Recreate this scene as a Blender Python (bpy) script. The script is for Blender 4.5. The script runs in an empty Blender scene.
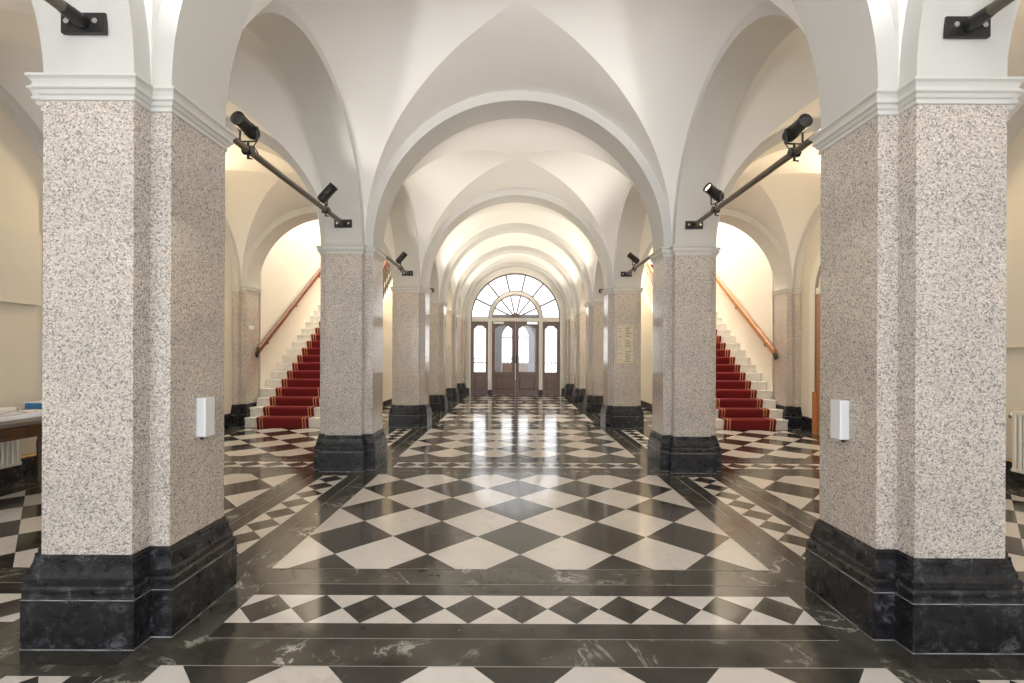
import bpy, math, random
from mathutils import Vector, Matrix
random.seed(7)
PI = math.pi
SC = bpy.context.scene
COL = SC.collection

# ------------------------------------------------------------------ materials
def new_mat(name):
    m = bpy.data.materials.new(name); m.use_nodes = True
    nt = m.node_tree; b = nt.nodes['Principled BSDF']
    return m, nt, b
def N(nt, t, **k):
    n = nt.nodes.new(t)
    for a, v in k.items(): setattr(n, a, v)
    return n
def ramp(nt, src, stops, interp='LINEAR'):
    r = N(nt, 'ShaderNodeValToRGB'); r.color_ramp.interpolation = interp
    e = r.color_ramp.elements
    while len(e) < len(stops): e.new(0.5)
    for i, (p, c) in enumerate(stops):
        e[i].position = p; e[i].color = (*c, 1)
    nt.links.new(src, r.inputs[0]); return r.outputs[0]
def plain(name, col, rough=0.6, metal=0.0, var=0.0, scale=3.0, bump=0.0):
    m, nt, b = new_mat(name)
    b.inputs['Roughness'].default_value = rough; b.inputs['Metallic'].default_value = metal
    tc = N(nt, 'ShaderNodeTexCoord'); no = N(nt, 'ShaderNodeTexNoise')
    no.inputs['Scale'].default_value = scale; no.inputs['Detail'].default_value = 5
    nt.links.new(tc.outputs['Object'], no.inputs['Vector'])
    lo = [max(0, c*(1-var)) for c in col]; hi = [min(1, c*(1+var)) for c in col]
    nt.links.new(ramp(nt, no.outputs[0], [(0.3, lo), (0.7, hi)]), b.inputs['Base Color'])
    if bump:
        bp = N(nt, 'ShaderNodeBump'); bp.inputs['Strength'].default_value = bump; bp.inputs['Distance'].default_value = .01
        nt.links.new(no.outputs[0], bp.inputs['Height']); nt.links.new(bp.outputs[0], b.inputs['Normal'])
    return m
def granite(name, tint=(1, 1, 1), rough=0.13):
    m, nt, b = new_mat(name)
    tc = N(nt, 'ShaderNodeTexCoord')
    v = N(nt, 'ShaderNodeTexVoronoi'); v.inputs['Scale'].default_value = 165
    nt.links.new(tc.outputs['Object'], v.inputs['Vector'])
    no = N(nt, 'ShaderNodeTexNoise'); no.inputs['Scale'].default_value = 2.2; no.inputs['Detail'].default_value = 3
    nt.links.new(tc.outputs['Object'], no.inputs['Vector'])
    sep = N(nt, 'ShaderNodeSeparateColor'); nt.links.new(v.outputs['Color'], sep.inputs[0])
    t = lambda c: tuple(a*k for a, k in zip(c, tint))
    c1 = ramp(nt, sep.outputs[0], [(0.0, t((.26, .245, .24))), (0.13, t((.40, .365, .34))), (0.28, t((.55, .50, .455))),
                                   (0.62, t((.63, .575, .525))), (0.86, t((.73, .685, .645)))], 'CONSTANT')
    n2 = N(nt, 'ShaderNodeTexNoise'); n2.inputs['Scale'].default_value = 260; n2.inputs['Detail'].default_value = 2
    nt.links.new(tc.outputs['Object'], n2.inputs['Vector'])
    mx = N(nt, 'ShaderNodeMix', data_type='RGBA', blend_type='OVERLAY'); mx.inputs[0].default_value = .35
    nt.links.new(c1, mx.inputs[6]); nt.links.new(n2.outputs[0], mx.inputs[7])
    mp = ramp(nt, no.outputs[0], [(0.3, (.88, .88, .88)), (0.7, (1.05, 1.03, 1.0))])
    m2 = N(nt, 'ShaderNodeMix', data_type='RGBA', blend_type='MULTIPLY'); m2.inputs[0].default_value = 1
    nt.links.new(mx.outputs[2], m2.inputs[6]); nt.links.new(mp, m2.inputs[7])
    nt.links.new(m2.outputs[2], b.inputs['Base Color'])
    b.inputs['Roughness'].default_value = rough
    return m
def marble(name, base, vein, vscale=2.0, width=0.03, rough=0.1, amount=1.0, tone=False, blotch=.12):
    m, nt, b = new_mat(name)
    tc = N(nt, 'ShaderNodeTexCoord')
    src = tc.outputs['Object']
    if tone:
        at = N(nt, 'ShaderNodeAttribute', attribute_name='tone')
        vm = N(nt, 'ShaderNodeVectorMath', operation='SCALE'); vm.inputs[3].default_value = 37.0
        nt.links.new(at.outputs['Vector'], vm.inputs[0])
        va = N(nt, 'ShaderNodeVectorMath', operation='ADD')
        nt.links.new(src, va.inputs[0]); nt.links.new(vm.outputs[0], va.inputs[1]); src = va.outputs[0]
    no = N(nt, 'ShaderNodeTexNoise'); no.inputs['Scale'].default_value = vscale; no.inputs['Detail'].default_value = 8
    no.inputs['Roughness'].default_value = .62; no.inputs['Distortion'].default_value = 1.2
    nt.links.new(src, no.inputs['Vector'])
    w = width
    vm_ = ramp(nt, no.outputs[0], [(0.5-w, (0, 0, 0)), (0.5, (1, 1, 1)), (0.5+w, (0, 0, 0))])
    n2 = N(nt, 'ShaderNodeTexNoise'); n2.inputs['Scale'].default_value = vscale*1.7; n2.inputs['Detail'].default_value = 4
    nt.links.new(src, n2.inputs['Vector'])
    mask = ramp(nt, n2.outputs[0], [(0.48, (0, 0, 0)), (0.66, (1, 1, 1))])
    mu = N(nt, 'ShaderNodeMath', operation='MULTIPLY'); nt.links.new(vm_, mu.inputs[0]); nt.links.new(mask, mu.inputs[1])
    mu2 = N(nt, 'ShaderNodeMath', operation='MULTIPLY'); nt.links.new(mu.outputs[0], mu2.inputs[0]); mu2.inputs[1].default_value = amount
    bl = ramp(nt, n2.outputs[0], [(0.3, tuple(c*(1-blotch) for c in base)), (0.7, tuple(min(1, c*(1+blotch)) for c in base))])
    mx = N(nt, 'ShaderNodeMix', data_type='RGBA'); nt.links.new(mu2.outputs[0], mx.inputs[0])
    nt.links.new(bl, mx.inputs[6]); mx.inputs[7].default_value = (*vein, 1)
    out = mx.outputs[2]
    if tone:
        mr = ramp(nt, at.outputs['Fac'], [(0, (.86, .85, .84)), (1, (1.0, 1.0, 1.0))])
        m2 = N(nt, 'ShaderNodeMix', data_type='RGBA', blend_type='MULTIPLY'); m2.inputs[0].default_value = 1
        nt.links.new(out, m2.inputs[6]); nt.links.new(mr, m2.inputs[7]); out = m2.outputs[2]
    nt.links.new(out, b.inputs['Base Color'])
    rr = ramp(nt, n2.outputs[0], [(0.3, (rough*.75,)*3), (0.75, (rough*1.4,)*3)])
    nt.links.new(rr, b.inputs['Roughness'])
    return m
def wood(name, a, c, rough=.35, axis=2, scale=9):
    m, nt, b = new_mat(name)
    tc = N(nt, 'ShaderNodeTexCoord'); mp = N(nt, 'ShaderNodeMapping')
    s = [scale*4]*3; s[axis] = scale*.35
    mp.inputs['Scale'].default_value = s
    nt.links.new(tc.outputs['Object'], mp.inputs[0])
    no = N(nt, 'ShaderNodeTexNoise'); no.inputs['Scale'].default_value = 1.2; no.inputs['Detail'].default_value = 6; no.inputs['Distortion'].default_value = .6
    nt.links.new(mp.outputs[0], no.inputs['Vector'])
    nt.links.new(ramp(nt, no.outputs[0], [(0.3, a), (0.7, c)]), b.inputs['Base Color'])
    b.inputs['Roughness'].default_value = rough
    return m
def thin_glass(name, refl=.08, tint=(1, 1, 1)):
    m = bpy.data.materials.new(name); m.use_nodes = True; nt = m.node_tree; nt.nodes.clear()
    o = N(nt, 'ShaderNodeOutputMaterial'); t = N(nt, 'ShaderNodeBsdfTransparent'); g = N(nt, 'ShaderNodeBsdfGlossy')
    t.inputs[0].default_value = (*tint, 1); g.inputs['Roughness'].default_value = .02
    f = N(nt, 'ShaderNodeFresnel'); f.inputs[0].default_value = 1.45
    mx = N(nt, 'ShaderNodeMixShader'); nt.links.new(f.outputs[0], mx.inputs[0])
    nt.links.new(t.outputs[0], mx.inputs[1]); nt.links.new(g.outputs[0], mx.inputs[2]); nt.links.new(mx.outputs[0], o.inputs[0])
    return m
def emis(name, col, s):
    m, nt, b = new_mat(name)
    b.inputs['Base Color'].default_value = (*col, 1)
    b.inputs['Emission Color'].default_value = (*col, 1); b.inputs['Emission Strength'].default_value = s
    return m

GRAN = granite('speckled_granite')
BASEB = marble('black_base_marble', (.012, .012, .015), (.24, .25, .27), 11.0, .035, .3, .5)
WORN = plain('worn_pale_edge', (.30, .30, .31), .5, var=.5, scale=14)
M_WHITE = marble('white_marble', (.72, .69, .66), (.50, .47, .46), 3.2, .05, .12, .55, True, .05)
M_BLACK = marble('black_marble', (.045, .042, .038), (.20, .19, .17), 4.0, .012, .125, .3, True, .2)
M_VEIN = marble('veined_dark_marble', (.060, .058, .050), (.62, .60, .54), 2.6, .02, .12, .9, False, .5)
JOINT = plain('pale_joint', (.42, .41, .39), .5)
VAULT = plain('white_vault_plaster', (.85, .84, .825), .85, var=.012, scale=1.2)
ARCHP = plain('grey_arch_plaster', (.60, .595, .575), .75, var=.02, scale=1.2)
CORN = plain('pale_grey_cornice_paint', (.63, .625, .60), .55, var=.01)
WALL = plain('cream_wall_paint', (.76, .71, .62), .8, var=.02, scale=1.0)
STAIRW = plain('warm_white_stair_wall', (.84, .80, .72), .8, var=.015)
PANEL = plain('cream_board', (.74, .70, .63), .6, var=.01)
STEPM = marble('white_step_marble', (.76, .74, .70), (.5, .48, .46), 4, .04, .25, .5, False, .05)
CARPET = plain('red_carpet_pile', (.165, .007, .010), .95, var=.25, scale=60, bump=.4)
GOLD = plain('gold_carpet_thread', (.55, .30, .14), .9, var=.15, scale=80)
GATEW = wood('weathered_gate_wood', (.22, .13, .09), (.30, .19, .14), .6)
DOORW = wood('dark_brown_door_wood', (.145, .10, .092), (.205, .148, .135), .35)
OAK = wood('oiled_oak', (.36, .14, .05), (.52, .23, .09), .35, 1)
OAK_SHADE = wood('shaded_oak', (.13, .045, .02), (.21, .08, .038), .35, 1)  # darker copy of the rail oak, left-hand shade put into its colour
TABLEW = wood('brown_table_wood', (.06, .026, .010), (.12, .052, .020), .4, 1)
TABLET = wood('worn_table_top', (.11, .092, .085), (.17, .15, .14), .6, 1)
FRAMEW = plain('white_door_paint', (.80, .78, .73), .45)
GLASS = thin_glass('clear_glass')
BLACKM = plain('black_metal', (.018, .017, .017), .38, .0, .2)
BARM = plain('dark_bronze_bar', (.17, .15, .125), .35, .7, .15)
STEEL = plain('bright_steel', (.72, .72, .72), .25, 1.0)
IRON = plain('green_black_iron', (.05, .055, .045), .5, .3)
BRASS = plain('brass_pipe', (.70, .48, .20), .3, .9)
WHITEP = plain('white_plastic', (.80, .82, .85), .35)
RADW = plain('cream_radiator_enamel', (.80, .77, .70), .35)
BLUEC = plain('blue_card', (.05, .20, .42), .6)
PAPER = plain('white_paper', (.78, .78, .78), .5)
PLASTF = plain('glossy_plastic_wrap', (.66, .72, .84), .12)
REDP = plain('red_alarm_plastic', (.55, .03, .02), .4)
PLAQ = plain('brushed_brass_plaque', (.62, .56, .44), .3, .25, .05, 30)
INK = plain('dark_engraving', (.12, .10, .08), .6)
STONE = plain('shade_dark_stone', (.22, .22, .23), .8, var=.1)  # stone kept dark in colour to stand for a covered porch's shade
LENS = emis('lit_lamp_lens', (1.0, .80, .52), 4)
LENSOFF = plain('dark_lamp_lens', (.04, .04, .05), .08)
LEAF = plain('dark_leaf', (.03, .06, .03), .7)

# ------------------------------------------------------------------ mesh helpers
class MB:
    def __init__(s): s.v = []; s.f = []; s.mi = []; s.sm = []
    def poly(s, pts, mi=0, smooth=False):
        b = len(s.v); s.v += [tuple(p) for p in pts]; s.f.append(tuple(range(b, b+len(pts)))); s.mi.append(mi); s.sm.append(smooth)
    def grid(s, rows, mi=0, smooth=True, closed=False, flip=False):
        b = len(s.v); n = len(rows[0])
        for r in rows: s.v += [tuple(p) for p in r]
        for i in range(len(rows)-1):
            for j in range(n if closed else n-1):
                k = (j+1) % n
                q = (b+i*n+j, b+i*n+k, b+(i+1)*n+k, b+(i+1)*n+j)
                s.f.append(q[::-1] if flip else q); s.mi.append(mi); s.sm.append(smooth)
    def box(s, x0, x1, y0, y1, z0, z1, mi=0):
        p = [(x0,y0,z0),(x1,y0,z0),(x1,y1,z0),(x0,y1,z0),(x0,y0,z1),(x1,y0,z1),(x1,y1,z1),(x0,y1,z1)]
        b = len(s.v); s.v += p
        for q in ((0,3,2,1),(4,5,6,7),(0,1,5,4),(1,2,6,5),(2,3,7,6),(3,0,4,7)):
            s.f.append(tuple(b+i for i in q)); s.mi.append(mi); s.sm.append(False)
    def prism(s, pts2, axis, a0, a1, mi=0):
        """extrude a 2D polygon along an axis; pts2 are the other two coordinates in x,y,z order"""
        def P(p, a):
            return (a, p[0], p[1]) if axis == 0 else (p[0], a, p[1]) if axis == 1 else (p[0], p[1], a)
        s.poly([P(p, a0) for p in pts2], mi); s.poly([P(p, a1) for p in pts2][::-1], mi)
        n = len(pts2)
        for i in range(n):
            j = (i+1) % n
            s.poly([P(pts2[i], a0), P(pts2[i], a1), P(pts2[j], a1), P(pts2[j], a0)], mi)
    def tube(s, pts, r, n=12, mi=0, caps=True):
        pts = [Vector(p) for p in pts]; rs = r if isinstance(r, (list, tuple)) else [r]*len(pts)
        rows = []; up = None
        for i, p in enumerate(pts):
            d = (pts[min(i+1, len(pts)-1)] - pts[max(i-1, 0)]).normalized()
            if up is None:
                up = d.cross(Vector((0, 0, 1))) if abs(d.z) < .95 else d.cross(Vector((1, 0, 0)))
            up = (up - d*up.dot(d)).normalized(); w = d.cross(up)
            rows.append([p + rs[i]*(math.cos(2*PI*k/n)*up + math.sin(2*PI*k/n)*w) for k in range(n)])
        s.grid(rows, mi, True, True)
        if caps: s.poly(rows[0][::-1], mi); s.poly(rows[-1], mi)
    def lathe(s, prof, c, n=16, mi=0):
        rows = [[(c[0]+r*math.cos(2*PI*k/n), c[1]+r*math.sin(2*PI*k/n), c[2]+z) for k in range(n)] for r, z in prof]
        s.grid(rows, mi, True, True)
    def build(s, name, mats, parent=None, bevel=0, weld=False):
        me = bpy.data.meshes.new(name); me.from_pydata(s.v, [], s.f)
        for m in (mats if isinstance(mats, (list, tuple)) else [mats]): me.materials.append(m)
        me.polygons.foreach_set('material_index', s.mi); me.polygons.foreach_set('use_smooth', s.sm)
        me.update()
        if bevel or weld:
            import bmesh
            bm = bmesh.new(); bm.from_mesh(me)
            bmesh.ops.remove_doubles(bm, verts=bm.verts, dist=1e-5)
            bmesh.ops.recalc_face_normals(bm, faces=bm.faces)
            bm.to_mesh(me); bm.free()
        o = bpy.data.objects.new(name, me); COL.objects.link(o)
        if parent: o.parent = parent
        if bevel:
            md = o.modifiers.new('edge', 'BEVEL'); md.width = bevel; md.segments = 2; md.limit_method = 'ANGLE'
        return o
def tag(o, label=None, cat=None, group=None, kind=None):
    if label: o['label'] = label
    if cat: o['category'] = cat
    if group: o['group'] = group
    if kind: o['kind'] = kind
    return o
def thing(name, label, cat, loc=(0, 0, 0), group=None, rotz=0, kind='thing'):
    o = bpy.data.objects.new(name, None); COL.objects.link(o)
    o.location = loc; o.rotation_euler = (0, 0, rotz); o.empty_display_size = .1
    return tag(o, label, cat, group, kind)
def struct(o): o['kind'] = 'structure'; return o
def copy_tree(o, parent=None):
    c = o.copy(); COL.objects.link(c)
    if parent: c.parent = parent
    for ch in list(o.children): copy_tree(ch, c)
    return c
def offset_poly(pts, d):
    """mitred outward offset of a counter-clockwise polygon"""
    out = []; n = len(pts)
    for i in range(n):
        p0, p1, p2 = Vector(pts[i-1]), Vector(pts[i]), Vector(pts[(i+1) % n])
        e1 = (p1-p0).normalized(); e2 = (p2-p1).normalized()
        n1 = Vector((e1.y, -e1.x)); n2 = Vector((e2.y, -e2.x))
        k = 1 + n1.dot(n2)
        out.append(tuple(p1 + d*(n1+n2)/k))
    return out
def sweep_profile(mb, pts, prof, mi=0, top=False, bottom=False):
    rings = [[(x, y, z) for x, y in offset_poly(pts, d)] for d, z in prof]
    n = len(pts)
    for a, b in zip(rings[:-1], rings[1:]):
        for j in range(n):
            k = (j+1) % n
            mb.poly([a[j], a[k], b[k], b[j]], mi)
    if top: mb.poly(rings[-1], mi)
    if bottom: mb.poly(rings[0][::-1], mi)

# ------------------------------------------------------------------ layout (metres; the nave's middle is x = 0)
ROWS = [2.29, 5.29, 8.30, 10.40, 12.50, 14.60]
BACK = [-3.71, -0.71]
PX = 1.8795            # pier centre
AW, AL = .195, .288    # half width and half length of a pier arm
ZC, ZS = 2.44, 2.46    # cornice top, springing
NI = PX-AL             # nave arch radius (intrados)
NW = PX-AW             # nave web radius
AI0, AI1 = PX+AL, 4.71 # aisle arch span
WX = 4.803             # aisle wall plane
RX = 4.90              # recess plane
END = 14.72
SXI, SXO = 3.24, 4.725     # inner and outer side of the stairs
STW = 5.7              # height of stair hall

# ------------------------------------------------------------------ piers
PLUS = [(AW, AL), (-AW, AL), (-AW, AW), (-AL, AW), (-AL, -AW), (-AW, -AW), (-AW, -AL), (AW, -AL), (AW, -AW), (AL, -AW), (AL, AW), (AW, AW)]
BASE_P = [(.045, 0), (.045, .213), (.041, .218), (.040, .222), (.040, .236), (.043, .243), (.043, .256), (.037, .266), (.031, .268), (.031, .292),
          (.027, .297), (.020, .322), (.016, .345), (.016, .357), (.009, .360), (.009, .374), (.005, .378), (.004, .385)]
CAP_P = [(.003, 2.338), (.012, 2.340), (.013, 2.354), (.016, 2.358), (.027, 2.362), (.034, 2.372), (.040, 2.378), (.048, 2.380), (.054, 2.383), (.054, 2.393),
         (.047, 2.396), (.049, 2.406), (.058, 2.417), (.072, 2.424), (.077, 2.426), (.077, 2.436), (.0, 2.444)]
CAP_P = [(d*.52, z) for d, z in CAP_P]
def make_pier(name, label, cat, pts, group):
    t = thing(name, label, cat, (0, 0, 0), group)
    s = MB(); sweep_profile(s, pts, [(0, .38), (0, 2.345)], 0, True, True); s.build('shaft', GRAN, t)
    b = MB(); sweep_profile(b, pts, BASE_P[1:], 0, True, False); sweep_profile(b, pts, [(.045, 0), (.045, .005)], 1, False, True); sweep_profile(b, pts, [(.045, .005), (.045, .213)])
    sweep_profile(b, pts, [(.0452, .2085), (.0458, .2105), (.0452, .2125)], 1); b.build('base', [BASEB, WORN], t)
    c = MB(); sweep_profile(c, pts, CAP_P, 0, True, True); c.build('capital', CORN, t, weld=True)
    return t
PIER_L = [
 ('left', 0, 'granite pillar nearest on the left, small white box on its inner face, wooden table behind'),
 ('right', 0, 'granite pillar nearest on the right, small white box on its inner face, radiator behind'),
 ('left', 1, 'granite pillar second from the front on the left, beside the left red-carpeted stairs'),
 ('right', 1, 'granite pillar second from the front on the right, beside the right red-carpeted stairs'),
 ('left', 2, 'granite pillar third from the front on the left, iron stair railing showing beside it'),
 ('right', 2, 'granite pillar third from the front on the right, with pale directory plates'),
 ('left', 3, 'granite pillar fourth from the front in the left row'),
 ('right', 3, 'granite pillar fourth from the front in the right row'),
 ('left', 4, 'granite pillar fifth from the front in the left row'),
 ('right', 4, 'granite pillar fifth from the front in the right row')]
p0 = None
for side, i, lab in PIER_L:
    if p0 is None: p = p0 = make_pier('granite_pillar', lab, 'pillar', PLUS, 'granite pillars along the nave')
    else: p = copy_tree(p0)
    p['label'] = lab
    p.location = ((-PX if side == 'left' else PX), ROWS[i], 0)
# half piers against the door wall
HP = [(AW, .13), (-AW, .13), (-AW, .10), (-AL, .10), (-AL, -AW), (-AW, -AW), (-AW, -AL), (AW, -AL), (AW, -AW), (AL, -AW), (AL, .10), (AW, .10)]
hp = make_pier('granite_pilaster', 'granite half pillar against the end wall left of the glazed doors', 'pillar', HP, 'half pillars beside the glazed doors')
hp.location = (-PX, 14.59, 0)
h2 = copy_tree(hp); h2['label'] = 'granite half pillar against the end wall right of the glazed doors'; h2.location = (PX, 14.59, 0)
# aisle wall pilasters
WP = [(0, -AW), (.093, -AW), (.093, -AL), (.187, -AL), (.187, AL), (.093, AL), (.093, AW), (0, AW)]
WPm = [(-x, y) for x, y in WP][::-1]
for sgn, i, lab in ((-1, 2, 'granite wall pilaster with a white switch plate, left of the left stairs'),
                    (1, 2, 'granite wall pilaster standing right of the right stairs'),
                    (-1, 1, 'granite wall pilaster of the left aisle behind the nearest left pillar'),
                    (1, 1, 'granite wall pilaster of the right aisle behind the nearest right pillar')):
    t = make_pier('wall_pilaster', lab, 'pilaster', WP if sgn > 0 else WPm, 'granite pilasters of the aisle walls')
    t.location = (sgn*AI1, ROWS[i], 0)

# ------------------------------------------------------------------ arches
def arch_solid(mb, axis, c, a, rise, E0, E1, t0, t1, ztop, zs=ZS, z0=ZC, n=48, mi=0):
    """wall pierced by a half-elliptic arch. axis 0: spans x, thick in y; axis 1: spans y, thick in x"""
    def P(s_, t_, z): return (s_, t_, z) if axis == 0 else (t_, s_, z)
    cur = [(c - a*math.cos(PI*k/n), zs + rise*math.sin(PI*k/n)) for k in range(n+1)]
    low = [(E0, z0), (c-a, z0)] + cur + [(c+a, z0), (E1, z0)]
    for t in (t0, t1):
        for (s0, z0_), (s1, z1_) in zip(low[:-1], low[1:]):
            if s1-s0 < 1e-6: continue
            q = [P(s0, t, z0_), P(s1, t, z1_), P(s1, t, ztop), P(s0, t, ztop)]
            mb.poly(q if (t == t0) == (axis == 0) else q[::-1], mi)
    mb.grid([[P(s_, t0, z) for s_, z in low], [P(s_, t1, z) for s_, z in low]], mi, True)
    for e in (E0, E1): mb.poly([P(e, t0, z0), P(e, t1, z0), P(e, t1, ztop), P(e, t0, ztop)], mi)
    mb.poly([P(E0, t0, ztop), P(E1, t0, ztop), P(E1, t1, ztop), P(E0, t1, ztop)], mi)
tn = [0]
def trim(mb, mats=ARCHP):
    tn[0] += 1
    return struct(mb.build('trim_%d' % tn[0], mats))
ALLR = [BACK[1]] + ROWS
for i, y in enumerate(ALLR):
    mb = MB(); y1 = y+AW if i < len(ALLR)-1 else END+.02
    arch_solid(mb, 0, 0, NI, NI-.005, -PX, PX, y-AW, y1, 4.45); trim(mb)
# longitudinal arches of the two colonnades
SPANS = list(zip([BACK[0]]+ALLR[:-1], ALLR))
def big(y0, y1): return (y1-y0) > 2.6
def rises(y0, y1):
    a = (y1-y0)/2-AL
    return (a, 1.30 if big(y0, y1) else a+.02)
for sgn in (-1, 1):
    for (y0, y1) in SPANS:
        a, r = rises(y0, y1); c = (y0+y1)/2
        top = 4.45 if y1 < 8.5 else STW
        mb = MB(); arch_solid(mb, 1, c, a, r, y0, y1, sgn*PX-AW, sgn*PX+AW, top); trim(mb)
# aisle transverse arches (third one opens to the stairs)
for sgn in (-1, 1):
    for i, y in enumerate(ALLR[:4]):
        mb = MB(); a = (AI1-AI0)/2; c = sgn*(AI0+AI1)/2
        e = sorted((sgn*PX, sgn*(WX+.3)))
        arch_solid(mb, 0, c, a, a, e[0], e[1], y-AW, y+AW, STW if i == 3 else 4.45); trim(mb)
# wall arches along the aisle walls, bays before the stairs
for sgn in (-1, 1):
    for (y0, y1) in SPANS[:4]:
        a, r = rises(y0, y1); c = (y0+y1)/2
        if y1 > 8.5: continue
        mb = MB(); t = sorted((sgn*WX, sgn*(RX+.02)))
        arch_solid(mb, 1, c, a, r, y0, y1, t[0], t[1], 4.45); trim(mb)

# ------------------------------------------------------------------ groin vaults
def vault(mb, cx, cy, Rx, Ry, ra, re, n=48, zs=ZS):
    k = (ra-re)/ra
    def rise(x): return ra*(1-k*(x/Rx)**4)
    xs = [Rx*math.cos(PI*i/n) for i in range(n+1)]
    gr = []
    for x in xs:
        zA = ra*math.sqrt(max(0, 1-(x/Rx)**2)); q = min(1, zA/rise(x))
        yg = Ry*math.sqrt(max(0, 1-q*q)); gr.append((x, yg, zA))
    for sg in (-1, 1):
        m = 6
        rows = [[(cx+x, cy+sg*(yg+(Ry-yg)*j/m), zs+z) for x, yg, z in gr] for j in range(m+1)]
        mb.grid(rows, 0, True, flip=sg > 0)
        # side cells
        half = [g for g in gr if g[0]*sg >= -1e-9]
        half.sort(key=lambda g: -abs(g[0]))
        line = [(x, -yg) for x, yg, z in half] + [(x, yg) for x, yg, z in half[::-1]][1:]
        m = 14; rows = []
        for j in range(m+1):
            row = []
            for x, y in line:
                xx = x + (sg*Rx-x)*j/m
                row.append((cx+xx, cy+y, zs + rise(xx)*math.sqrt(max(0, 1-(y/Ry)**2))))
            rows.append(row)
        mb.grid(rows, 0, True, flip=sg < 0)
mb = MB()
for (y0, y1) in SPANS:
    Ry = (y1-y0)/2-AW; c = (y0+y1)/2
    if y1 > 14: Ry = (y1-y0)/2-AW
    vault(mb, 0, c, NW, Ry, NW+.01, 1.385 if big(y0, y1) else Ry+.03)
struct(mb.build('ceiling', VAULT))
mb = MB()
for sgn in (-1, 1):
    for (y0, y1) in SPANS[:4]:
        if y1 > 8.5: continue
        Ry = (y1-y0)/2-AW; c = (y0+y1)/2
        vault(mb, sgn*(PX+AW+WX)/2, c, (WX-PX-AW)/2, Ry, 1.385, 1.385)
struct(mb.build('ceiling_aisles', VAULT))
mb = MB(); mb.box(-5.3, 5.3, BACK[0]-.2, 8.3, 4.46, 4.6); mb.box(-PX, PX, 8.3, END+.3, 4.46, 4.6)
for sgn in (-1, 1):
    e = sorted((sgn*(PX-AW), sgn*5.3)); mb.box(e[0], e[1], 8.1, END+.3, STW, STW+.12)
struct(mb.build('ceiling_slab', VAULT))

# ------------------------------------------------------------------ outer walls
BAYS = [s for s in SPANS if s[1] < 8.5]
for sgn, nm in ((-1, 'left'), (1, 'right')):
    mb = MB()
    t = sorted((sgn*RX, sgn*(RX+.25)))
    mb.box(t[0], t[1], BACK[0], ROWS[2], 0, 4.45)               # recess wall
    struct(mb.build('wall_'+nm, WALL))
    for y in [BACK[1], ROWS[0]]:                                # plain piers of the wall out of view
        mb = MB(); w = sorted((sgn*WX, sgn*RX)); mb.box(w[0], w[1], y-AL, y+AL, 0, ZC); trim(mb, WALL)
    mb = MB(); t = sorted((sgn*SXO, sgn*(SXO+.25)))
    mb.box(t[0], t[1], ROWS[2]+AL, END+.3, 0, STW)
    struct(mb.build('wall_stair_'+nm, STAIRW))
    mb = MB(); t = sorted((sgn*(RX-.022), sgn*RX))
    for (y0, y1) in BAYS:
        c = (y0+y1)/2; a = (y1-y0)/2-AL
        if sgn > 0 and c > 6:
            segs = [(c-a, c-.80), (c+.80, c+a)]
        else: segs = [(c-a, c+a)]
        for s0, s1 in segs:
            mb.prism([(sgn*RX, 0), (sgn*(RX-.022), 0), (sgn*(RX-.022), .215), (sgn*(RX-.012), .235), (sgn*RX, .24)], 1, s0, s1)
    struct(mb.build('baseboard_'+nm, BASEB))
# stair-hall front wall beside the stair arch is the third aisle arch; end wall with the door opening
def opening_wall(mb, x0, x1, y0, y1, ztop, c, a, zs, zsill=0, mi=0, n=48):
    """wall with one round-headed opening"""
    cur = [(c - a*math.cos(PI*k/n), zs + a*math.sin(PI*k/n)) for k in range(n+1)]
    low = [(x0, 0), (c-a, 0), (c-a, zs)] + cur[1:-1] + [(c+a, zs), (c+a, 0), (x1, 0)]
    for y in (y0, y1):
        for (s0, z0), (s1, z1) in zip(low[:-1], low[1:]):
            if s1-s0 < 1e-6: continue
            mb.poly([(s0, y, z0), (s1, y, z1), (s1, y, ztop), (s0, y, ztop)], mi)
    rim = [(c-a, zsill), (c-a, zs)] + cur[1:-1] + [(c+a, zs), (c+a, zsill)]
    mb.grid([[(s, y0, z) for s, z in rim], [(s, y1, z) for s, z in rim]], mi, True)
    if zsill > 0:
        for y in (y0, y1): mb.poly([(c-a, y, 0), (c+a, y, 0), (c+a, y, zsill), (c-a, y, zsill)], mi)
        mb.poly([(c-a, y0, zsill), (c+a, y0, zsill), (c+a, y1, zsill), (c-a, y1, zsill)], mi)
DR = 1.407
mb = MB(); opening_wall(mb, -PX+.05, PX-.05, END, END+.28, 4.5, 0, DR+.01, 2.45)
for sgn in (-1, 1):
    e = sorted((sgn*(PX-.05), sgn*5.2))
    opening_wall(mb, e[0], e[1], END, END+.28, STW, sgn*2.70, .50, 2.42, .69)
struct(mb.build('wall_end', FRAMEW))
# moulded arch band round the door opening
mb = MB()
def arch_band(mb, c, y0, y1, r0, r1, zs, z0=None, n=48, mi=0):
    def ring(r):
        pts = [(c - r*math.cos(PI*k/n), zs + r*math.sin(PI*k/n)) for k in range(n+1)]
        if z0 is not None: pts = [(c-r, z0)] + pts + [(c+r, z0)]
        return pts
    a, b = ring(r0), ring(r1)
    A0 = [(s, y0, z) for s, z in a]; A1 = [(s, y1, z) for s, z in a]; B0 = [(s, y0, z) for s, z in b]; B1 = [(s, y1, z) for s, z in b]
    mb.grid([A0, B0], mi, False); mb.grid([B1, A1], mi, False); mb.grid([A1, A0], mi, True); mb.grid([B0, B1], mi, True)
    for i in (0, -1): mb.poly([A0[i], B0[i], B1[i], A1[i]], mi)
arch_band(mb, 0, END-.03, END+.02, DR+.04, DR+.12, 2.45, .20)
trim(mb, FRAMEW)
mb = MB()
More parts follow.
